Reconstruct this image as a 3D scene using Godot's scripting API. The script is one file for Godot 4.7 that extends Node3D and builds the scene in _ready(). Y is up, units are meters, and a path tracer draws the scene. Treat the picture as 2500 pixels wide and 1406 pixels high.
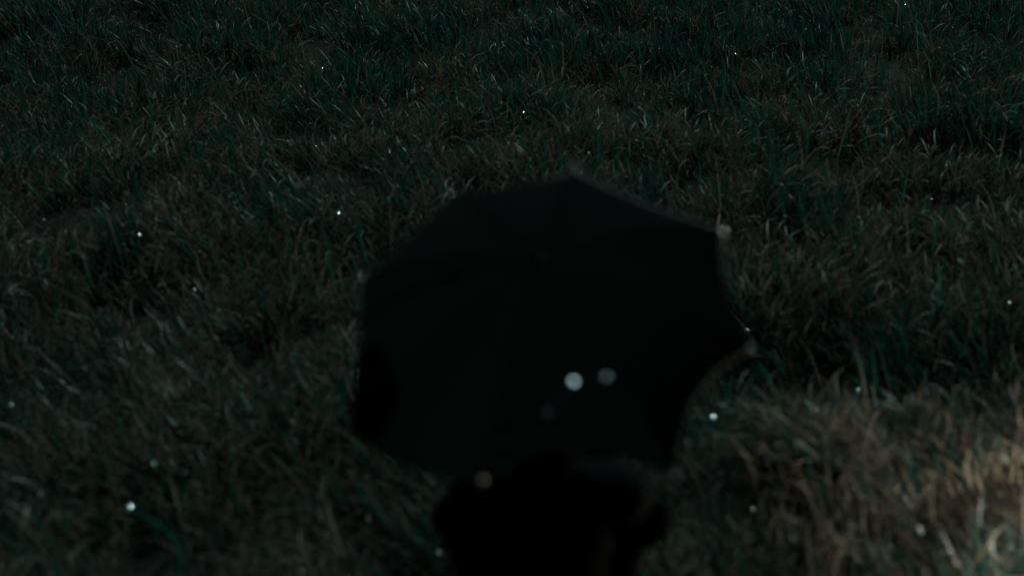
extends Node3D

# ------------------------------------------------------------------ settings
const CAM_HEIGHT := 4.0
const CAM_PITCH := -29.0
const CAM_FOV := 25.0

# umbrella frame: centre of the rim, axis, turn of the first rib
const UC := Vector3(0.0998, 1.948, -3.5173)
const UN := Vector3(-0.07845, 0.93824, 0.33697)
const UROT := 3.63527
const UR := 0.66
const UH := 0.25
# how far the wind has bent each rib tip (along the two rim axes and the shaft)
const BENT := [[-0.0291, -0.0325, -0.0271], [-0.0123, 0.0274, 0.0248], [0.0313, -0.0211, -0.0203], [-0.0078, 0.0033, 0.0033], [0.0208, 0.0007, -0.0005], [-0.0589, 0.0027, 0.0056], [0.0166, -0.0023, -0.0029], [0.0469, 0.0146, 0.0103]]
const SCALLOP := [-0.05, 0.10, 0.09, 0.06, 0.045, 0.075, 0.03, 0.03]

var rng := RandomNumberGenerator.new()
var land := FastNoiseLite.new()
var patchy := FastNoiseLite.new()
var uu: Vector3
var uv: Vector3


# ------------------------------------------------------------------ helpers
func lin(r: float, g: float, b: float, a := 1.0) -> Color:
	var c := Color(r, g, b).linear_to_srgb()
	c.a = a
	return c


func mat(c: Color, rough: float, metal := 0.0, spec := 0.5) -> StandardMaterial3D:
	var m := StandardMaterial3D.new()
	m.albedo_color = c
	m.roughness = rough
	m.metallic = metal
	m.metallic_specular = spec
	return m


func noise_tex(freq: float, lo: Color, hi: Color, sd: int, size := 512) -> NoiseTexture2D:
	var n := FastNoiseLite.new()
	n.seed = sd
	n.frequency = freq
	n.fractal_octaves = 5
	var t := NoiseTexture2D.new()
	t.width = size
	t.height = size
	t.seamless = true
	t.noise = n
	var g := Gradient.new()
	g.set_color(0, lo)
	g.set_color(1, hi)
	t.color_ramp = g
	return t


func tag(o: Node, label: String, category: String, group := "", kind := "") -> void:
	if label:
		o.set_meta("label", label)
	if category:
		o.set_meta("category", category)
	if group:
		o.set_meta("group", group)
	if kind:
		o.set_meta("kind", kind)


func thing(called: String, at: Vector3, label: String, category: String, group := "") -> Node3D:
	var o := Node3D.new()
	o.name = called
	add_child(o, true)
	o.position = at
	tag(o, label, category, group)
	return o


func put(called: String, mesh: Mesh, m: Material, parent: Node) -> MeshInstance3D:
	var o := MeshInstance3D.new()
	o.name = called
	o.mesh = mesh
	if m:
		o.material_override = m
	parent.add_child(o, true)
	return o


func arrays_mesh(v: PackedVector3Array, n: PackedVector3Array, ix: PackedInt32Array, uvs := PackedVector2Array(), cols := PackedColorArray()) -> ArrayMesh:
	var a := []
	a.resize(Mesh.ARRAY_MAX)
	a[Mesh.ARRAY_VERTEX] = v
	a[Mesh.ARRAY_NORMAL] = n
	a[Mesh.ARRAY_INDEX] = ix
	if uvs.size():
		a[Mesh.ARRAY_TEX_UV] = uvs
	if cols.size():
		a[Mesh.ARRAY_COLOR] = cols
	var m := ArrayMesh.new()
	m.add_surface_from_arrays(Mesh.PRIMITIVE_TRIANGLES, a)
	return m


func smooth_mesh(v: PackedVector3Array, ix: PackedInt32Array, uvs := PackedVector2Array()) -> ArrayMesh:
	var n := PackedVector3Array()
	n.resize(v.size())
	for i in range(0, ix.size(), 3):
		var c := (v[ix[i + 2]] - v[ix[i]]).cross(v[ix[i + 1]] - v[ix[i]])
		for j in 3:
			n[ix[i + j]] += c
	for i in n.size():
		n[i] = n[i].normalized() if n[i].length_squared() > 0.0 else Vector3.UP
	return arrays_mesh(v, n, ix, uvs)


# a tube through points with a radius at each; closed ends
func tube(pts: Array, rad: Array, sides := 10) -> ArrayMesh:
	var v := PackedVector3Array()
	var ix := PackedInt32Array()
	var side := Vector3.ZERO
	for i in pts.size():
		var d: Vector3 = (pts[mini(i + 1, pts.size() - 1)] - pts[maxi(i - 1, 0)])
		d = d.normalized()
		if i == 0:
			side = d.cross(Vector3(0.31, 0.87, 0.39)).normalized()
		else:
			side = (side - d * side.dot(d)).normalized()
		var other := d.cross(side)
		for j in sides:
			var a := TAU * j / sides
			v.append(pts[i] + (side * cos(a) + other * sin(a)) * rad[i])
	for i in pts.size() - 1:
		for j in sides:
			var a := i * sides + j
			var b := i * sides + (j + 1) % sides
			ix.append_array([a, b, a + sides, b, b + sides, a + sides])
	v.append(pts[0])
	v.append(pts[-1])
	var last := (pts.size() - 1) * sides
	for j in sides:
		ix.append_array([v.size() - 2, (j + 1) % sides, j, v.size() - 1, last + j, last + (j + 1) % sides])
	return smooth_mesh(v, ix)


# a solid of revolution about y: profile of (radius, height)
func lathe(profile: Array, sides := 20) -> ArrayMesh:
	var v := PackedVector3Array()
	var ix := PackedInt32Array()
	for p in profile:
		for j in sides:
			var a := TAU * j / sides
			v.append(Vector3(cos(a) * p.x, p.y, sin(a) * p.x))
	for i in profile.size() - 1:
		for j in sides:
			var a := i * sides + j
			var b := i * sides + (j + 1) % sides
			ix.append_array([a, a + sides, b, b, a + sides, b + sides])
	return smooth_mesh(v, ix)


func face(y: Vector3, hint := Vector3(0.2, 0.1, 0.97)) -> Basis:
	y = y.normalized()
	var x := y.cross(hint).normalized()
	return Basis(x, y, x.cross(y))


# ------------------------------------------------------------------ bodies as smooth fields, meshed with surface nets
func bone(a: Vector3, b: Vector3, ra: float, rb: float) -> Array:
	return [a, b, ra, rb, b - a, maxf((b - a).length_squared(), 1e-9)]


func bone_dist(p: Vector3, q: Array) -> float:
	var ap: Vector3 = p - q[0]
	var t := clampf(ap.dot(q[4]) / q[5], 0.0, 1.0)
	return (ap - q[4] * t).length() - lerpf(q[2], q[3], t)


func nets(bones: Array, cell: float, k: float, v: PackedVector3Array, ix: PackedInt32Array) -> void:
	var lo := Vector3.INF
	var hi := -Vector3.INF
	for q in bones:
		var r: float = maxf(q[2], q[3]) + k * 0.5 + cell * 2.0
		var rr := Vector3(r, r, r)
		lo = lo.min(q[0] - rr).min(q[1] - rr)
		hi = hi.max(q[0] + rr).max(q[1] + rr)
	var bs := 6
	var nb := Vector3i(((hi - lo) / (cell * bs)).ceil()) + Vector3i.ONE
	var cx := nb.x * bs + 1
	var cy := nb.y * bs + 1
	var cz := nb.z * bs + 1
	var f := PackedFloat32Array()
	f.resize(cx * cy * cz)
	f.fill(1.0)
	var at := PackedInt32Array()
	at.resize(cx * cy * cz)
	at.fill(-1)
	var half := cell * bs * 0.87
	var live := []
	for bx in nb.x:
		for by in nb.y:
			for bz in nb.z:
				var mid := lo + Vector3(bx + 0.5, by + 0.5, bz + 0.5) * cell * bs
				var best := 1e9
				var ds := []
				for q in bones:
					var d := bone_dist(mid, q)
					ds.append(d)
					best = minf(best, d)
				if best > half + k:
					continue
				var near := []
				for i in bones.size():
					if ds[i] < best + 2.0 * half + k:
						near.append(bones[i])
				live.append(Vector3i(bx, by, bz))
				for x in range(bx * bs, bx * bs + bs + 1):
					for y in range(by * bs, by * bs + bs + 1):
						for z in range(bz * bs, bz * bs + bs + 1):
							var p := lo + Vector3(x, y, z) * cell
							var d := 1e9
							for q in near:
								var e := bone_dist(p, q)
								var h := maxf(k - absf(d - e), 0.0) / k
								d = minf(d, e) - h * h * k * 0.25
							f[(x * cy + y) * cz + z] = d
	var sx := cy * cz
	var corner := [0, sx, cz, sx + cz, 1, sx + 1, cz + 1, sx + cz + 1]
	var edges := [[0, 1], [2, 3], [4, 5], [6, 7], [0, 2], [1, 3], [4, 6], [5, 7], [0, 4], [1, 5], [2, 6], [3, 7]]
	for b in live:
		for x in range(b.x * bs, b.x * bs + bs):
			for y in range(b.y * bs, b.y * bs + bs):
				for z in range(b.z * bs, b.z * bs + bs):
					var o := x * sx + y * cz + z
					var neg := 0
					for c in 8:
						if f[o + corner[c]] < 0.0:
							neg += 1
					if neg == 0 or neg == 8:
						continue
					var sum := Vector3.ZERO
					var count := 0
					for e in edges:
						var fa := f[o + corner[e[0]]]
						var fb := f[o + corner[e[1]]]
						if (fa < 0.0) != (fb < 0.0):
							var t := fa / (fa - fb)
							var pa := Vector3(e[0] & 1, (e[0] >> 1) & 1, e[0] >> 2)
							var pb := Vector3(e[1] & 1, (e[1] >> 1) & 1, e[1] >> 2)
							sum += pa.lerp(pb, t)
							count += 1
					at[o] = v.size()
					v.append(lo + (Vector3(x, y, z) + sum / count) * cell)
	var step := [sx, cz, 1]
	for b in live:
		for x in range(maxi(b.x * bs, 1), b.x * bs + bs):
			for y in range(maxi(b.y * bs, 1), b.y * bs + bs):
				for z in range(maxi(b.z * bs, 1), b.z * bs + bs):
					var o := x * sx + y * cz + z
					var inside := f[o] < 0.0
					for ax in 3:
						if inside == (f[o + step[ax]] < 0.0):
							continue
						var s1: int = step[(ax + 1) % 3]
						var s2: int = step[(ax + 2) % 3]
						var a := at[o]
						var c := at[o - s1]
						var d := at[o - s1 - s2]
						var e := at[o - s2]
						if a < 0 or c < 0 or d < 0 or e < 0:
							continue
						if inside:
							ix.append_array([a, d, c, a, e, d])
						else:
							ix.append_array([a, c, d, a, d, e])


func field_mesh(groups: Array) -> ArrayMesh:   # each group: [bones, cell, k]
	var v := PackedVector3Array()
	var ix := PackedInt32Array()
	for g in groups:
		nets(g[0], g[1], g[2], v, ix)
	return smooth_mesh(v, ix)


# ------------------------------------------------------------------ the lie of the land
func ground_y(x: float, z: float) -> float:
	var side := smoothstep(0.35, 1.3, x) * smoothstep(9.0, 6.0, x)
	var bank := 0.24 * exp(-pow((z + 5.05) / 0.42, 2.0)) - 0.13 * exp(-pow((z + 6.1) / 0.6, 2.0))
	return land.get_noise_2d(x, z) * 0.16 + side * bank


func make_ground() -> void:
	var v := PackedVector3Array()
	var uvs := PackedVector2Array()
	var ix := PackedInt32Array()
	var xs := []
	var zs := []
	for i in 61:
		xs.append(-9.0 + 18.0 * i / 60.0)
	for i in 161:
		zs.append(2.0 - 26.0 * i / 160.0)
	xs = [-400.0, -120.0, -40.0, -18.0] + xs + [18.0, 40.0, 120.0, 400.0]
	zs = [400.0, 120.0, 40.0, 12.0] + zs + [-32.0, -60.0, -150.0, -400.0]
	for z in zs:
		for x in xs:
			v.append(Vector3(x, ground_y(x, z), z))
			uvs.append(Vector2(x, z) * 0.7)
	var w := xs.size()
	for j in zs.size() - 1:
		for i in w - 1:
			var a := j * w + i
			ix.append_array([a, a + w, a + 1, a + 1, a + w, a + w + 1])
	var m := mat(Color.WHITE, 0.95, 0.0, 0.2)
	m.albedo_texture = noise_tex(0.02, lin(0.003, 0.0035, 0.0025), lin(0.016, 0.013, 0.010), 5)
	var o := put("ground", smooth_mesh(v, ix, uvs), m, self)
	o.set_meta("kind", "structure")


# ------------------------------------------------------------------ grass
func blade(pos: Vector3, yaw: float, length: float, width: float, lean: float, droop: float, twist: float, tone: float, v: PackedVector3Array, n: PackedVector3Array, c: PackedColorArray, ix: PackedInt32Array, segs := 5) -> void:
	var d := Vector3(cos(yaw), 0.0, sin(yaw))
	var p := pos
	var base := v.size()
	for i in segs + 1:
		var t := float(i) / segs
		var ang := lean + droop * t * t
		var dir := (Vector3.UP * cos(ang) + d * sin(ang)).normalized()
		var side := d.cross(Vector3.UP).rotated(dir, twist * t + tone * 0.7)
		var nn := side.cross(dir).normalized()
		var w := width * 0.5 * (1.0 - pow(t, 2.6)) * (0.55 + 0.45 * sin(minf(t * 3.0, 1.57)))
		w = maxf(w, 0.0006)
		v.append(p - side * w)
		v.append(p + side * w)
		# the blade is folded along its midrib, so its two edges face a little apart
		n.append((nn - side * 0.35).normalized())
		n.append((nn + side * 0.35).normalized())
		c.append(Color(tone, tone, tone))
		c.append(Color(tone, tone, tone))
		p += dir * length / segs
	for i in segs:
		var a := base + i * 2
		ix.append_array([a, a + 2, a + 1, a + 1, a + 2, a + 3])


func tuft(greens: int, straws: int, gmat: Material, smat: Material) -> ArrayMesh:
	var m := ArrayMesh.new()
	for kind in 2:
		var v := PackedVector3Array()
		var n := PackedVector3Array()
		var c := PackedColorArray()
		var ix := PackedInt32Array()
		for i in (greens if kind == 0 else straws):
			var r := 0.13 * sqrt(rng.randf())
			var a := rng.randf() * TAU
			var pos := Vector3(cos(a) * r, -0.02, sin(a) * r)
			if kind == 0:
				blade(pos, rng.randf() * TAU, rng.randf_range(0.18, 0.46), rng.randf_range(0.009, 0.020), rng.randf_range(0.02, 0.5), rng.randf_range(-0.2, 1.3), rng.randfn(0.0, 0.9), rng.randf_range(0.45, 1.3), v, n, c, ix)
			elif i % 3 == 0:   # dead curled thatch low in the sward
				blade(pos, rng.randf() * TAU, rng.randf_range(0.12, 0.28), rng.randf_range(0.004, 0.011), rng.randf_range(0.4, 1.2), rng.randf_range(0.4, 2.6), rng.randfn(0.0, 1.6), rng.randf_range(0.3, 1.0), v, n, c, ix, 6)
			else:
				blade(pos, rng.randf() * TAU, rng.randf_range(0.18, 0.40), rng.randf_range(0.006, 0.015), rng.randf_range(0.02, 0.6), rng.randf_range(0.0, 2.2), rng.randfn(0.0, 1.4), rng.randf_range(0.35, 1.25), v, n, c, ix, 6)
		var arr := []
		arr.resize(Mesh.ARRAY_MAX)
		arr[Mesh.ARRAY_VERTEX] = v
		arr[Mesh.ARRAY_NORMAL] = n
		arr[Mesh.ARRAY_COLOR] = c
		arr[Mesh.ARRAY_INDEX] = ix
		m.add_surface_from_arrays(Mesh.PRIMITIVE_TRIANGLES, arr)
		m.surface_set_material(kind, gmat if kind == 0 else smat)
	return m


func lie(x: float, z: float) -> float:   # how far the wind has laid the sward over, 0 .. 1
	var near := smoothstep(-10.5, -5.0, z)
	return clampf(0.24 + 0.55 * near + 0.75 * patchy.get_noise_2d(x * 1.3 + 40.0, z * 1.3), 0.0, 1.0)


func make_grass() -> void:
	var g := mat(lin(0.022, 0.060, 0.052), 0.42, 0.0, 0.5)
	g.vertex_color_use_as_albedo = true
	g.backlight_enabled = true
	g.backlight = lin(0.2, 0.9, 0.78)
	var s := mat(lin(0.19, 0.162, 0.124), 0.6, 0.0, 0.4)
	s.vertex_color_use_as_albedo = true
	s.backlight_enabled = true
	s.backlight = lin(0.7, 0.62, 0.55)
	var root := Node3D.new()
	root.name = "grass"
	add_child(root)
	tag(root, "tall wet meadow grass, green blades mixed with dry straw, covering the field", "grass", "", "stuff")
	var kinds := []
	var mixes := [[8, 6], [7, 8], [5, 10], [4, 12], [3, 14], [10, 4]]
	for mx in mixes:
		kinds.append(tuft(mx[0], mx[1], g, s))
	var spots := []
	for i in kinds.size():
		spots.append([])
	var z := 0.5
	while z > -24.0:
		var dist := absf(z)
		var gap := 0.082 if dist < 12.0 else 0.105
		var half := 0.44 * dist + 3.0
		var x := -half
		while x < half:
			var px := x + rng.randf_range(-0.5, 0.5) * gap
			var pz := z + rng.randf_range(-0.5, 0.5) * gap
			x += gap
			var thin := patchy.get_noise_2d(px * 2.1, pz * 2.1) + 0.5 * patchy.get_noise_2d(px * 6.0 + 9.0, pz * 6.0)
			thin -= smoothstep(0.5, 1.8, px) * (0.42 * exp(-pow((pz + 11.6) / 0.5, 2.0)) + 0.38 * exp(-pow((pz + 9.3) / 0.4, 2.0)))
			var hollow: bool = thin < -0.25
			if hollow and rng.randf() < 0.25:
				continue
			# keep the person's boots clear of stems growing through them
			var dry := clampf(0.52 + 0.9 * patchy.get_noise_2d(px * 1.7 - 70.0, pz * 1.7) + 0.40 * smoothstep(-13.0, -8.5, pz) + rng.randfn(0.0, 0.2), 0.0, 0.999)
			var kind := [5, 0, 1, 2, 3, 4][int(dry * 6.0)] as int
			var size := (0.80 + 0.5 * patchy.get_noise_2d(px * 2.1, pz * 2.1)) * rng.randf_range(0.7, 1.25)
			if hollow:
				kind = 4 if rng.randf() < 0.6 else kind
				size *= 0.55
			var lean := lie(px, pz) * 0.85 + rng.randfn(0.0, 0.12)
			var wind := 2.75 + 0.5 * patchy.get_noise_2d(px * 0.7, pz * 0.7 + 300.0)   # towards the left, a little away
			var axis := Vector3(cos(wind), 0.0, -sin(wind)).cross(Vector3.UP) * -1.0
			var b := Basis(axis.normalized(), lean) * Basis(Vector3.UP, rng.randf() * TAU) * Basis.from_scale(Vector3(1.0, 1.0, 1.0) * size)
			var tone := rng.randf_range(0.6, 1.15)
			spots[kind].append([Transform3D(b, Vector3(px, ground_y(px, pz), pz)), tone])
		z -= gap
	for i in kinds.size():
		var mm := MultiMesh.new()
		mm.transform_format = MultiMesh.TRANSFORM_3D
		mm.use_colors = true
		mm.mesh = kinds[i]
		mm.instance_count = spots[i].size()
		for j in spots[i].size():
			mm.set_instance_transform(j, spots[i][j][0])
			var t: float = spots[i][j][1]
			mm.set_instance_color(j, Color(t, t, t))
		var o := MultiMeshInstance3D.new()
		o.name = "tussock"
		o.multimesh = mm
		o.set_meta("kind", "stuff")
		root.add_child(o, true)
	make_stalks(root, s, g)


func make_stalks(root: Node3D, straw: Material, green: Material) -> void:
	# long bare stalks, some with a bent top, and broad wet leaves that stand above the sward
	for kind in 2:
		var v := PackedVector3Array()
		var n := PackedVector3Array()
		var c := PackedColorArray()
		var ix := PackedInt32Array()
		for i in (900 if kind == 0 else 1300):
			var z := -rng.randf_range(3.8, 19.0)
			var x := rng.randf_range(-1.0, 1.0) * (0.44 * -z + 2.0)
			var lean := lie(x, z)
			var yaw := PI + rng.randfn(0.0, 0.7)
			var pos := Vector3(x, ground_y(x, z), z)
			if kind == 0:
				blade(pos, yaw, rng.randf_range(0.35, 0.62), rng.randf_range(0.004, 0.008), lean * 0.5 + rng.randfn(0.0, 0.15), rng.randf_range(0.0, 1.6), rng.randfn(0.0, 1.0), rng.randf_range(0.7, 1.3), v, n, c, ix, 8)
			else:
				blade(pos, yaw, rng.randf_range(0.3, 0.5), rng.randf_range(0.012, 0.022), lean * 0.6 + rng.randfn(0.0, 0.2), rng.randf_range(-0.1, 1.1), rng.randfn(0.0, 0.8), rng.randf_range(0.6, 1.3), v, n, c, ix, 8)
		var o := put("stalk" if kind == 0 else "broad_blade", arrays_mesh(v, n, ix, PackedVector2Array(), c), straw if kind == 0 else green, root)
		o.set_meta("kind", "stuff")


func make_dew() -> void:
	var m := mat(lin(0.15, 0.17, 0.17), 0.12, 0.0, 0.8)  # grey-white body colour paints the glint into clear dew
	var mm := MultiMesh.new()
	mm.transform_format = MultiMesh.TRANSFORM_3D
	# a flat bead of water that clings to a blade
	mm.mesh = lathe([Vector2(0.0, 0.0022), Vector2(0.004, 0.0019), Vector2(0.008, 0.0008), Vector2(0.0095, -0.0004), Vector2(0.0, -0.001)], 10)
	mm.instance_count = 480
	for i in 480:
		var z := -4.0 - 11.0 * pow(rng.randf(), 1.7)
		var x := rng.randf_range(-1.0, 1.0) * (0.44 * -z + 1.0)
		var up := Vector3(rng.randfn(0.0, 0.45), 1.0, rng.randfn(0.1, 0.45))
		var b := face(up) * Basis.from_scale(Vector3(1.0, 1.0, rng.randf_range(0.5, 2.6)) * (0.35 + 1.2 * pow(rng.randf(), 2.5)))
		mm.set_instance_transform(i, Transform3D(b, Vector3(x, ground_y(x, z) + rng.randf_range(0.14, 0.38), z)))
	var o := MultiMeshInstance3D.new()
	o.name = "dew"
	o.multimesh = mm
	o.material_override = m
	add_child(o)
	tag(o, "beads of dew, their glint painted in as pale grey, scattered over the grass blades", "dew", "", "stuff")


# ------------------------------------------------------------------ umbrella
func rim(q: Vector3) -> Vector3:   # umbrella coordinates (two rim axes, height along the shaft) to the umbrella's own node
	return uu * q.x + uv * q.y + UN * q.z


func rib_at(k: int, t: float) -> Vector3:
	var a := UROT + k * PI / 4.0
	var e: Array = BENT[k % 8]
	return Vector3(UR * t * cos(a), UR * t * sin(a), UH * (1.0 - pow(t, 2.2))) + Vector3(e[0], e[1], e[2]) * t * t


func panel_at(k: int, s: float, t: float) -> Vector3:
	var w := 4.0 * s * (1.0 - s)
	t *= 1.0 - SCALLOP[k] * w
	var q := rib_at(k, t).lerp(rib_at(k + 1, t), s)
	q.z -= 0.012 * w * t
	return rim(q)


func panel_normal(k: int, s: float, t: float) -> Vector3:
	var e := 0.002
	var n := (panel_at(k, s + e, t) - panel_at(k, s, t)).cross(panel_at(k, s, t + e) - panel_at(k, s, t)).normalized()
	return n if n.dot(UN) > 0.0 else -n


func make_umbrella(cloth: Material, binding: Material, steel: Material, black_metal: Material) -> void:
	var root := thing("umbrella", UC, "open black eight-panel umbrella tilted back over the person in the dark coat", "umbrella")
	for k in 8:
		var v := PackedVector3Array()
		var uvs := PackedVector2Array()
		var ix := PackedInt32Array()
		var ns := 12
		var nt := 16
		for j in nt + 1:
			for i in ns + 1:
				var s := float(i) / ns
				var t := maxf(float(j) / nt, 0.02)
				var p := panel_at(k, s, t)
				# slack cloth puckers a little towards the hem
				p += UN * (0.003 * sin(s * 23.0 + k) * t * t * 4.0 * s * (1.0 - s))
				v.append(p)
				uvs.append(Vector2(s * t, t) * 6.0)
		for j in nt:
			for i in ns:
				var a := j * (ns + 1) + i
				ix.append_array([a, a + 1, a + ns + 1, a + 1, a + ns + 2, a + ns + 1])
		var panel := put("canopy_panel", smooth_mesh(v, ix, uvs), cloth, root)
		var hem := []
		var hr := []
		for i in 17:
			hem.append(panel_at(k, i / 16.0, 1.0))
			hr.append(0.002)
		put("hem", tube(hem, hr, 8), binding, panel)
		var pts := []
		var rad := []
		for i in 13:
			var q := rib_at(k, lerpf(0.03, 1.0, i / 12.0))
			q.z -= 0.008
			pts.append(rim(q))
			rad.append(0.0022)
		var rib := put("rib", tube(pts, rad, 6), black_metal, root)
		# rounded metal cap on the rib's end
		var tip := rim(rib_at(k, 1.0))
		var out := (rim(rib_at(k, 1.0)) - rim(rib_at(k, 0.95))).normalized()
		var cp := []
		var cr := []
		for i in 13:
			var x := i / 12.0
			cp.append(tip + out * (-0.013 * cos(x * PI)))
			cr.append(0.0006 + 0.0062 * sin(x * PI))
		put("tip_cap", tube(cp, cr, 14), steel, rib)
		var mid := rim(rib_at(k, 0.52) - Vector3(0, 0, 0.011))
		put("stretcher", tube([rim(Vector3(0.012 * cos(UROT + k * PI / 4.0), 0.012 * sin(UROT + k * PI / 4.0), 0.02)), mid], [0.002, 0.002], 6), black_metal, root)
	put("shaft", tube([UN * (UH + 0.01), UN * -0.56], [0.0055, 0.0055], 12), steel, root)
	put("runner", tube([UN * 0.05, UN * 0.035, UN * 0.0, UN * -0.03], [0.009, 0.013, 0.013, 0.009], 14), black_metal, root)
	put("ferrule", tube([UN * (UH - 0.012), UN * (UH + 0.004), UN * (UH + 0.008), UN * (UH + 0.055), UN * (UH + 0.06)], [0.02, 0.018, 0.008, 0.005, 0.003], 14), black_metal, root)
	# crook handle
	var hp := [UN * -0.53, UN * -0.56, UN * -0.66]
	var hr2 := [0.011, 0.013, 0.013]
	var fwd := (Vector3(0, 0, -1) - UN * Vector3(0, 0, -1).dot(UN)).normalized()
	for i in range(1, 10):
		var a := PI * i / 9.0
		hp.append(UN * (-0.66 - 0.045 * sin(a)) + fwd * 0.045 * (1.0 - cos(a)))
		hr2.append(0.013 if i < 9 else 0.011)
	put("handle", tube(hp, hr2, 14), mat(lin(0.02, 0.012, 0.008), 0.35), root)
	# loose closing strap with a stud at either end, tilted to mirror the moon
	var strap_mat := mat(lin(0.12, 0.15, 0.16), 0.4)
	var sv := PackedVector3Array()
	var sx := PackedInt32Array()
	var a0 := panel_at(1, 0.363, 0.825)
	var a1 := panel_at(1, 0.60, 0.70)
	var nn := panel_normal(1, 0.5, 0.76)
	var along := (a1 - a0).normalized()
	var across := nn.cross(along).normalized()
	for i in 13:
		var t := i / 12.0
		var mid := a0.lerp(a1, lerpf(-0.12, 1.15, t)) + nn * (0.006 + 0.016 * sin(t * PI * 0.9) + 0.012 * t * t)
		for w in [-1.0, 1.0]:
			sv.append(mid + across * 0.014 * w + nn * 0.004 * w * t)
		for w in [1.0, -1.0]:
			sv.append(mid + across * 0.014 * w + nn * (0.004 * w * t - 0.002))
	for i in 12:
		for j in 4:
			var a := i * 4 + j
			var b := i * 4 + (j + 1) % 4
			sx.append_array([a, b, a + 4, b, b + 4, a + 4])
	sx.append_array([0, 2, 1, 0, 3, 2, 48, 49, 50, 48, 50, 51])
	var strap := put("closing_strap", smooth_mesh(sv, sx), strap_mat, root)
	var stud := lathe([Vector2(0.0, 0.0016), Vector2(0.003, 0.0015), Vector2(0.006, 0.0012), Vector2(0.009, 0.0005), Vector2(0.0105, -0.0004), Vector2(0.0105, -0.003), Vector2(0.0, -0.003)], 24)
	var polished := mat(lin(0.5, 0.55, 0.57), 0.2, 1.0)
	var b1 := put("glint_stud", stud, polished, strap)
	b1.transform = Transform3D(face(Vector3(0.118, 0.991, 0.05)), a1 + nn * 0.030)
	var b2 := put("glint_stud", stud, polished, strap)
	# added stud in place of a rain drop, turned to reflect the moon
	var b3 := put("glint_stud", stud, polished, root.get_node("canopy_panel2") if root.has_node("canopy_panel2") else root)
	b3.transform = Transform3D(face(Vector3(0.118, 0.991, 0.05)).scaled(Vector3.ONE * 0.3), panel_at(1, 0.90, 0.645) + panel_normal(1, 0.90, 0.645) * 0.012)
	b2.transform = Transform3D(face(Vector3(0.118, 0.991, 0.05)).scaled(Vector3.ONE * 0.4), a0 + nn * 0.028)


func make_drops() -> void:
	# beads of rain on the near panel of the canopy
	var m := mat(lin(0.28, 0.31, 0.32), 0.12, 0.0, 0.8)  # clear water coloured pale grey, so the drops' glint is painted in
	var bead := lathe([Vector2(0.0, 0.006), Vector2(0.004, 0.0054), Vector2(0.0075, 0.0034), Vector2(0.0095, 0.0006), Vector2(0.009, -0.001), Vector2(0.0, -0.001)], 16)
	for e in [[0.70, 0.865, 0.8, "small bead of rain on the umbrella between the strap and the hem"]]:
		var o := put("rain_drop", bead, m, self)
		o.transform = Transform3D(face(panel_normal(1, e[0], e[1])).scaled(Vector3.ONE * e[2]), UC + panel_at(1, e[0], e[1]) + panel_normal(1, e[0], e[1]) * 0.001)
		tag(o, e[3], "rain drop", "beads of rain on the umbrella")
	for e in [[7, 1.15, "drop of rain hanging from the umbrella's rib tip opposite the person's left shoulder"], [5, 1.3, "drop of rain on the rib tip at the umbrella's raised far rim"]]:
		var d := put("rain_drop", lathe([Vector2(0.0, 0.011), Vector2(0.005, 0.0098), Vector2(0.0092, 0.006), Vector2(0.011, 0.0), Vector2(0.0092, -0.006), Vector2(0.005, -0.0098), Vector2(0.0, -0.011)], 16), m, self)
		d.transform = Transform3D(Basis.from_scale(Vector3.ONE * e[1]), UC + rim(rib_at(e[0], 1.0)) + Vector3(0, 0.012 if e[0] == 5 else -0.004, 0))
		tag(d, e[2], "rain drop", "beads of rain on the umbrella")


# ------------------------------------------------------------------ person
func hand_bones(palm: Vector3, f: Vector3, p: Vector3, up: Vector3, curl: Array, spread: float) -> Array:
	# palm centre, finger direction, palm normal, direction of the thumb's side
	var q := []
	var wrist := palm - f * 0.058
	q.append(bone(wrist - f * 0.03, wrist, 0.027, 0.025))
	var lens := [[0.040, 0.024, 0.019], [0.044, 0.028, 0.020], [0.041, 0.026, 0.019], [0.032, 0.020, 0.017]]
	for i in 4:
		var off := 0.030 - 0.020 * i
		var kn: Vector3 = palm + f * (0.038 - 0.004 * absf(i - 1.0)) + up * off
		q.append(bone(wrist + up * off * 0.45, kn, 0.015, 0.0125))
		var at := kn
		var ang := 0.0
		for j in 3:
			ang = curl[j]
			var d: Vector3 = (f * cos(ang) + p * sin(ang) + up * spread * (1.5 - i)).normalized()
			var to: Vector3 = at + d * lens[i][j]
			q.append(bone(at, to, 0.0100 - 0.0008 * j, 0.0092 - 0.0008 * j))
			at = to
	var t0: Vector3 = palm - f * 0.030 + up * 0.026
	var t1: Vector3 = palm + f * 0.002 + up * 0.046 + p * 0.016
	var t2: Vector3 = t1 + (f * 0.8 + p * 0.75 * sin(curl[0] + 0.3) + up * 0.15).normalized() * 0.032
	var t3: Vector3 = t2 + (f * 0.7 + p * 0.9).normalized() * 0.026
	q.append(bone(t0, t1, 0.016, 0.0125))
	q.append(bone(t1, t2, 0.0115, 0.0105))
	q.append(bone(t2, t3, 0.0105, 0.009))
	return q


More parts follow.
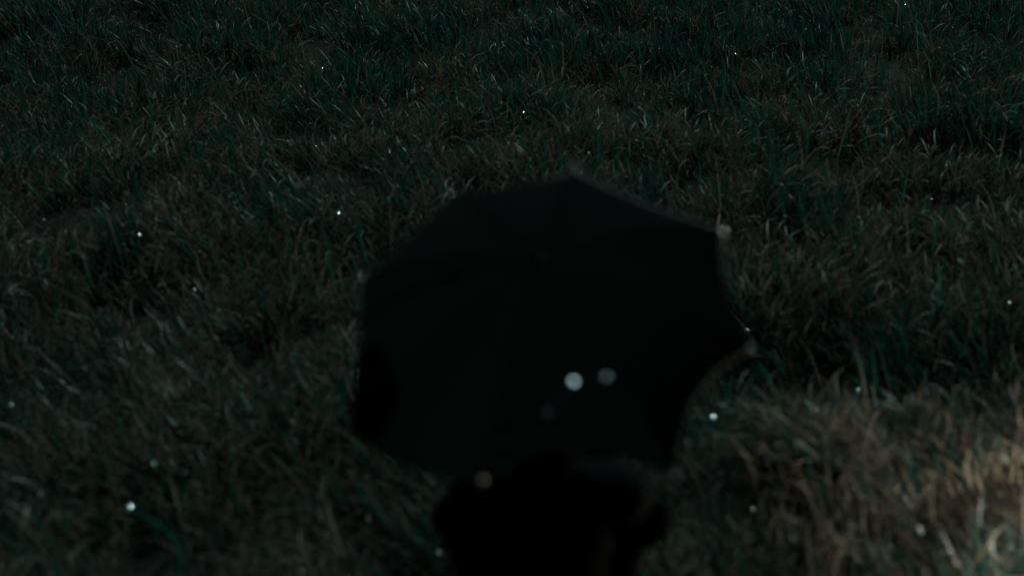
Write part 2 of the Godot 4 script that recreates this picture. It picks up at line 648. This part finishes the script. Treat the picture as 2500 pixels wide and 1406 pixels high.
func make_person(cloth: Material) -> void:
	var org := Vector3(0.125, 0.0, -3.42)
	org.y = ground_y(org.x, org.z)
	var root := thing("person", org, "person in a long black coat seen from behind, holding the open umbrella overhead", "person")
	var dy := org.y
	# where the right hand grips the umbrella's handle
	var grip := UC - UN * 0.605 - org
	var sh_r := Vector3(0.185, 1.415, 0.0)
	var el_r := Vector3(0.335, 1.245, -0.04)
	var f := (grip - el_r)
	f = (f - UN * f.dot(UN)).normalized()
	var p := UN.cross(f)
	var palm_r := grip - p * 0.030 - f * 0.040
	var wr_r := palm_r - f * 0.07
	var sh_l := Vector3(-0.185, 1.415, 0.0)
	var el_l := Vector3(-0.305, 1.245, -0.06)
	var wr_l := Vector3(-0.13, 1.12, -0.235)
	var fl := (wr_l - el_l).normalized()
	var pl := (Vector3(0, 0, 1) - fl * fl.z).normalized()
	var ul := pl.cross(fl)
	if ul.y < 0.0:
		ul = -ul
	var body := [
		bone(Vector3(-0.06, 0.95, 0.0), Vector3(0.06, 0.95, 0.0), 0.125, 0.125),
		bone(Vector3(0, 0.97, 0.0), Vector3(0, 1.15, 0.005), 0.12, 0.115),
		bone(Vector3(-0.07, 1.28, 0.0), Vector3(0.07, 1.28, 0.0), 0.115, 0.115),
		bone(Vector3(-0.12, 1.40, 0.005), Vector3(0.12, 1.40, 0.005), 0.07, 0.07),
		bone(Vector3(0, 1.40, 0.01), Vector3(0, 1.52, -0.01), 0.06, 0.052),
		bone(sh_l, el_l, 0.055, 0.042), bone(el_l, wr_l, 0.042, 0.028),
		bone(sh_r, el_r, 0.055, 0.042), bone(el_r, wr_r, 0.042, 0.028),
	]
	for s in [-1.0, 1.0]:
		var lead := 0.07 if s < 0.0 else -0.04
		body.append(bone(Vector3(0.09 * s, 0.90, 0.0), Vector3(0.095 * s, 0.48, lead - 0.02), 0.085, 0.058))
		body.append(bone(Vector3(0.095 * s, 0.48, lead - 0.02), Vector3(0.10 * s, 0.09, lead + 0.03), 0.056, 0.038))
		body.append(bone(Vector3(0.10 * s, 0.05, lead + 0.04), Vector3(0.11 * s, 0.035, lead - 0.13), 0.04, 0.03))
	var hc := Vector3(0, 1.615, -0.01)
	var head := [
		bone(Vector3(0, 1.47, 0.005), Vector3(0, 1.56, -0.005), 0.052, 0.052),
		bone(hc + Vector3(0, 0.03, 0.02), hc + Vector3(0, 0.035, -0.03), 0.082, 0.078),
		bone(hc + Vector3(0, -0.04, -0.035), hc + Vector3(0, -0.075, -0.055), 0.058, 0.035),
		bone(hc + Vector3(-0.03, 0.012, -0.088), hc + Vector3(0.03, 0.012, -0.088), 0.016, 0.016),
		bone(hc + Vector3(0, 0.005, -0.098), hc + Vector3(0, -0.032, -0.116), 0.010, 0.014),
		bone(hc + Vector3(-0.018, -0.06, -0.088), hc + Vector3(0.018, -0.06, -0.088), 0.009, 0.009),
		bone(hc + Vector3(-0.016, -0.072, -0.086), hc + Vector3(0.016, -0.072, -0.086), 0.010, 0.010),
		bone(hc + Vector3(-0.012, -0.1, -0.078), hc + Vector3(0.012, -0.1, -0.078), 0.018, 0.018),
	]
	for s in [-1.0, 1.0]:
		head.append(bone(hc + Vector3(0.083 * s, 0.018, 0.004), hc + Vector3(0.078 * s, -0.03, -0.006), 0.013, 0.009))
	var skin := mat(lin(0.32, 0.2, 0.15), 0.5)
	var hands := [[hand_bones(palm_r, f, p, UN, [0.70, 1.95, 3.0], 0.0), 0.0038, 0.008], [hand_bones(wr_l + fl * 0.065, fl, pl, ul, [0.25, 0.6, 0.9], 0.05), 0.0038, 0.008]]
	put("body", field_mesh([[body, 0.014, 0.05], [head, 0.0045, 0.022]] + hands), skin, root)
	for h in hands:   # black gloves over both hands
		var g := []
		for q in h[0]:
			g.append(bone(q[0], q[1], q[2] + 0.0016, q[3] + 0.0016))
		put("glove", field_mesh([[g, 0.0042, 0.008]]), mat(lin(0.004, 0.004, 0.004), 0.6, 0.0, 0.3), root)
	for s in [-1.0, 1.0]:
		var eye := put("eye", lathe([Vector2(0, 0.011), Vector2(0.006, 0.009), Vector2(0.0105, 0.003), Vector2(0.0105, -0.003), Vector2(0.006, -0.009), Vector2(0, -0.011)], 14), mat(lin(0.5, 0.5, 0.5), 0.15), root)
		eye.position = hc + Vector3(0.031 * s, -0.004, -0.084)
	# short dark hair
	var hair := [
		bone(hc + Vector3(0, 0.04, 0.024), hc + Vector3(0, 0.048, -0.026), 0.089, 0.084),
		bone(hc + Vector3(0, 0.0, 0.04), hc + Vector3(0, -0.075, 0.045), 0.074, 0.06),
		bone(hc + Vector3(-0.05, 0.03, 0.03), hc + Vector3(-0.055, -0.02, 0.03), 0.04, 0.03),
		bone(hc + Vector3(0.05, 0.03, 0.03), hc + Vector3(0.055, -0.02, 0.03), 0.04, 0.03),
	]
	put("hair", field_mesh([[hair, 0.009, 0.03]]), mat(lin(0.012, 0.009, 0.008), 0.45), root)
	# coat: shoulders, back, sleeves, skirt to the knee, turned-up collar
	var coat := [
		bone(Vector3(-0.15, 1.395, 0.0), Vector3(0.15, 1.395, 0.0), 0.108, 0.108),
		bone(Vector3(-0.085, 1.25, 0.0), Vector3(0.085, 1.25, 0.0), 0.145, 0.145),
		bone(Vector3(-0.075, 1.08, 0.0), Vector3(0.075, 1.08, 0.0), 0.145, 0.145),
		bone(Vector3(-0.14, 0.92, 0.0), Vector3(0.12, 0.92, 0.0), 0.158, 0.158),
		bone(Vector3(-0.13, 0.72, 0.0), Vector3(0.12, 0.72, 0.0), 0.165, 0.165),
		bone(Vector3(-0.11, 0.58, 0.0), Vector3(0.11, 0.58, 0.0), 0.165, 0.165),
		bone(Vector3(-0.05, 1.48, 0.04), Vector3(0.05, 1.48, 0.04), 0.062, 0.062), bone(Vector3(-0.045, 1.53, 0.045), Vector3(0.045, 1.53, 0.045), 0.05, 0.05),
		bone(sh_l, el_l, 0.095, 0.085), bone(el_l, wr_l, 0.080, 0.055), bone(el_l + Vector3(0.05, -0.05, 0.05), Vector3(-0.215, 0.98, 0.0), 0.085, 0.09),
		bone(sh_r, el_r, 0.082, 0.072), bone(el_r, wr_r - f * 0.01, 0.070, 0.050),
	]
	coat.append(bone(Vector3(-0.24, 1.40, 0.02), Vector3(0.24, 1.40, 0.02), 0.088, 0.088))   # broad shoulder cape
	coat.append(bone(el_r + Vector3(-0.07, -0.04, 0.0), Vector3(0.215, 0.98, 0.0), 0.075, 0.085))   # loose lower sleeve and side of the coat
	# folds of the cloth at back and elbows
	for i in 9:
		var x := -0.17 + 0.0425 * i
		coat.append(bone(Vector3(x * 0.7, 1.16, 0.125 - absf(x) * 0.25), Vector3(x * 1.2, 0.62, 0.15 - absf(x) * 0.3), 0.012, 0.03))
	for i in 3:
		coat.append(bone(el_r + Vector3(-0.06, 0.03 + 0.035 * i, 0.05), el_r + Vector3(0.05, 0.01 + 0.045 * i, 0.045), 0.012, 0.014))
	var coat_node := put("coat", field_mesh([[coat, 0.014, 0.045]]), cloth, root)
	var hood := [
		bone(hc + Vector3(0, 0.028, 0.02), hc + Vector3(0, 0.03, 0.0), 0.112, 0.106),
		bone(hc + Vector3(0, -0.02, 0.045), Vector3(0, 1.47, 0.05), 0.098, 0.085),
	]
	put("hood", field_mesh([[hood, 0.012, 0.04]]), cloth, coat_node)
	var button := lathe([Vector2(0, 0.003), Vector2(0.008, 0.0025), Vector2(0.01, 0.0), Vector2(0.0, -0.002)], 12)
	for i in 4:
		var bt := put("button", button, mat(lin(0.015, 0.015, 0.016), 0.3), coat_node)
		bt.transform = Transform3D(face(Vector3(0, 0, -1), Vector3(1, 0, 0)), Vector3(0.02, 1.25 - 0.14 * i, -0.151 - 0.004 * i))
	for s in [-1.0, 1.0]:
		var lead := 0.07 if s < 0.0 else -0.04
		put("trouser_leg", field_mesh([[[bone(Vector3(0.09 * s, 0.86, 0.0), Vector3(0.095 * s, 0.48, lead - 0.02), 0.10, 0.078), bone(Vector3(0.095 * s, 0.48, lead - 0.02), Vector3(0.10 * s, 0.17, lead + 0.025), 0.078, 0.066)], 0.016, 0.03]]), mat(lin(0.010, 0.010, 0.011), 0.8), root)
		put("boot", field_mesh([[[bone(Vector3(0.10 * s, 0.26, lead + 0.028), Vector3(0.10 * s, 0.10, lead + 0.032), 0.058, 0.052), bone(Vector3(0.10 * s, 0.052, lead + 0.045), Vector3(0.112 * s, 0.045, lead - 0.14), 0.05, 0.043)], 0.012, 0.03]]), mat(lin(0.008, 0.008, 0.008), 0.35), root)


# ------------------------------------------------------------------ lantern that lights the right-hand grass
func make_lantern(at: Vector3, steel: Material) -> void:
	at.y = ground_y(at.x, at.z)
	var pole := thing("hook_stake", at, "iron hook stake in the grass, carrying the lit lantern", "stake")
	var pts := [Vector3(0, -0.2, 0), Vector3(0, 0.4, 0), Vector3(0, 0.68, 0)]
	var rad := [0.008, 0.008, 0.008]
	for i in range(1, 9):
		var a := PI * i / 8.0
		pts.append(Vector3(-0.07 * (1.0 - cos(a)), 0.68 + 0.07 * sin(a), 0))
		rad.append(0.007)
	pts.append(Vector3(-0.145, 0.65, 0))
	rad.append(0.006)
	var iron := mat(lin(0.03, 0.03, 0.03), 0.6, 0.6)
	put("rod", tube(pts, rad, 8), iron, pole)
	var lan := thing("lantern", at + Vector3(-0.142, 0.33, 0), "lit warm storm lantern hanging from the iron hook stake", "lantern")
	put("base", lathe([Vector2(0, 0), Vector2(0.065, 0), Vector2(0.07, 0.01), Vector2(0.06, 0.05), Vector2(0.035, 0.06), Vector2(0.0, 0.06)]), iron, lan)
	var glass := mat(Color(1, 1, 1, 0.08), 0.05)
	glass.transparency = BaseMaterial3D.TRANSPARENCY_ALPHA
	put("glass_globe", lathe([Vector2(0.034, 0.062), Vector2(0.05, 0.09), Vector2(0.056, 0.125), Vector2(0.05, 0.16), Vector2(0.034, 0.188)]), glass, lan)
	put("cap", lathe([Vector2(0.0, 0.19), Vector2(0.04, 0.19), Vector2(0.055, 0.2), Vector2(0.04, 0.215), Vector2(0.03, 0.25), Vector2(0.0, 0.26)]), iron, lan)
	for s in [-1.0, 1.0]:
		put("side_wire", tube([Vector3(0, 0.03, 0.066 * s), Vector3(0, 0.1, 0.075 * s), Vector3(0, 0.17, 0.07 * s), Vector3(0, 0.205, 0.045 * s)], [0.003, 0.003, 0.003, 0.003], 6), iron, lan)
	var bail := []
	var br := []
	for i in 13:
		var a := PI * i / 12.0
		bail.append(Vector3(0, 0.20 + 0.125 * sin(a), 0.05 * cos(a)))
		br.append(0.0022)
	put("bail", tube(bail, br, 6), iron, lan)
	var fm := mat(lin(1, 0.7, 0.35), 0.5)
	fm.emission_enabled = true
	fm.emission = Color(1.0, 0.72, 0.42)
	fm.emission_energy_multiplier = 8.0
	put("flame", lathe([Vector2(0.002, 0.085), Vector2(0.011, 0.10), Vector2(0.013, 0.115), Vector2(0.008, 0.14), Vector2(0.001, 0.16)], 12), fm, lan)
	var l := OmniLight3D.new()
	l.name = "lantern_light"
	l.light_color = Color(1.0, 0.975, 0.90)
	l.light_energy = 3.8
	l.light_size = 0.02
	l.omni_range = 12.0
	l.omni_attenuation = 2.0
	l.shadow_enabled = true
	l.position = Vector3(0, 0.12, 0)
	lan.add_child(l)


func _ready() -> void:
	rng.seed = 20
	# camera
	var cam := Camera3D.new()
	cam.name = "camera"
	cam.position = Vector3(0, CAM_HEIGHT, 0)
	cam.rotation_degrees = Vector3(CAM_PITCH, 0, 0)
	cam.near = 0.05
	cam.far = 1500.0
	var at := CameraAttributesPhysical.new()
	at.frustum_focal_length = 12.0 / tan(deg_to_rad(CAM_FOV / 2.0))
	at.frustum_focus_distance = 12.5
	at.exposure_aperture = 0.78
	cam.attributes = at
	cam.fov = CAM_FOV
	add_child(cam)
	# night sky
	var env := Environment.new()
	var sky := Sky.new()
	var sm := ProceduralSkyMaterial.new()
	sm.sky_top_color = Color(0.10, 0.16, 0.19)
	sm.sky_horizon_color = Color(0.17, 0.24, 0.26)
	sm.sky_curve = 0.2
	sm.ground_bottom_color = Color(0.02, 0.025, 0.025)
	sm.ground_horizon_color = Color(0.10, 0.14, 0.15)
	sm.sun_angle_max = 0.0
	sky.sky_material = sm
	env.background_mode = Environment.BG_SKY
	env.sky = sky
	env.background_energy_multiplier = 0.5
	env.tonemap_mode = Environment.TONE_MAPPER_LINEAR
	env.tonemap_exposure = 1.08
	env.sdfgi_enabled = true
	env.ssao_enabled = true
	env.ssil_enabled = true
	var we := WorldEnvironment.new()
	we.environment = env
	add_child(we)
	# moon: cool, behind the person and to the right
	var moon := DirectionalLight3D.new()
	moon.name = "moon"
	moon.light_color = Color(0.84, 0.99, 0.985)
	moon.light_energy = 0.75
	moon.light_angular_distance = 6.0
	moon.shadow_enabled = true
	add_child(moon)
	moon.look_at_from_position(Vector3(0.18, 0.58, -0.78) * 10.0, Vector3.ZERO)

	land.seed = 4
	land.frequency = 0.22
	land.fractal_octaves = 3
	patchy.seed = 11
	patchy.frequency = 0.45
	patchy.fractal_octaves = 3
	uu = UN.cross(Vector3(0, 0, 1)).normalized()
	uv = UN.cross(uu)

	make_ground()
	make_grass()
	var cloth := mat(lin(0.0016, 0.0018, 0.0019), 0.95, 0.0, 0.04)
	cloth.backlight_enabled = true   # thin wet nylon lets a little light through
	cloth.backlight = lin(0.009, 0.0135, 0.0145)
	var coat_cloth := mat(lin(0.002, 0.002, 0.0022), 0.85, 0.0, 0.1)
	var steel := mat(lin(0.55, 0.57, 0.58), 0.22, 1.0)
	var black_metal := mat(lin(0.02, 0.02, 0.02), 0.4, 0.8)
	make_umbrella(cloth, mat(lin(0.006, 0.0075, 0.008), 0.42, 0.0, 0.4), steel, black_metal)
	make_person(coat_cloth)
	make_drops()
	make_dew()
	make_lantern(Vector3(2.9, 0, -4.0), steel)
	print("camera fov ", cam.fov)
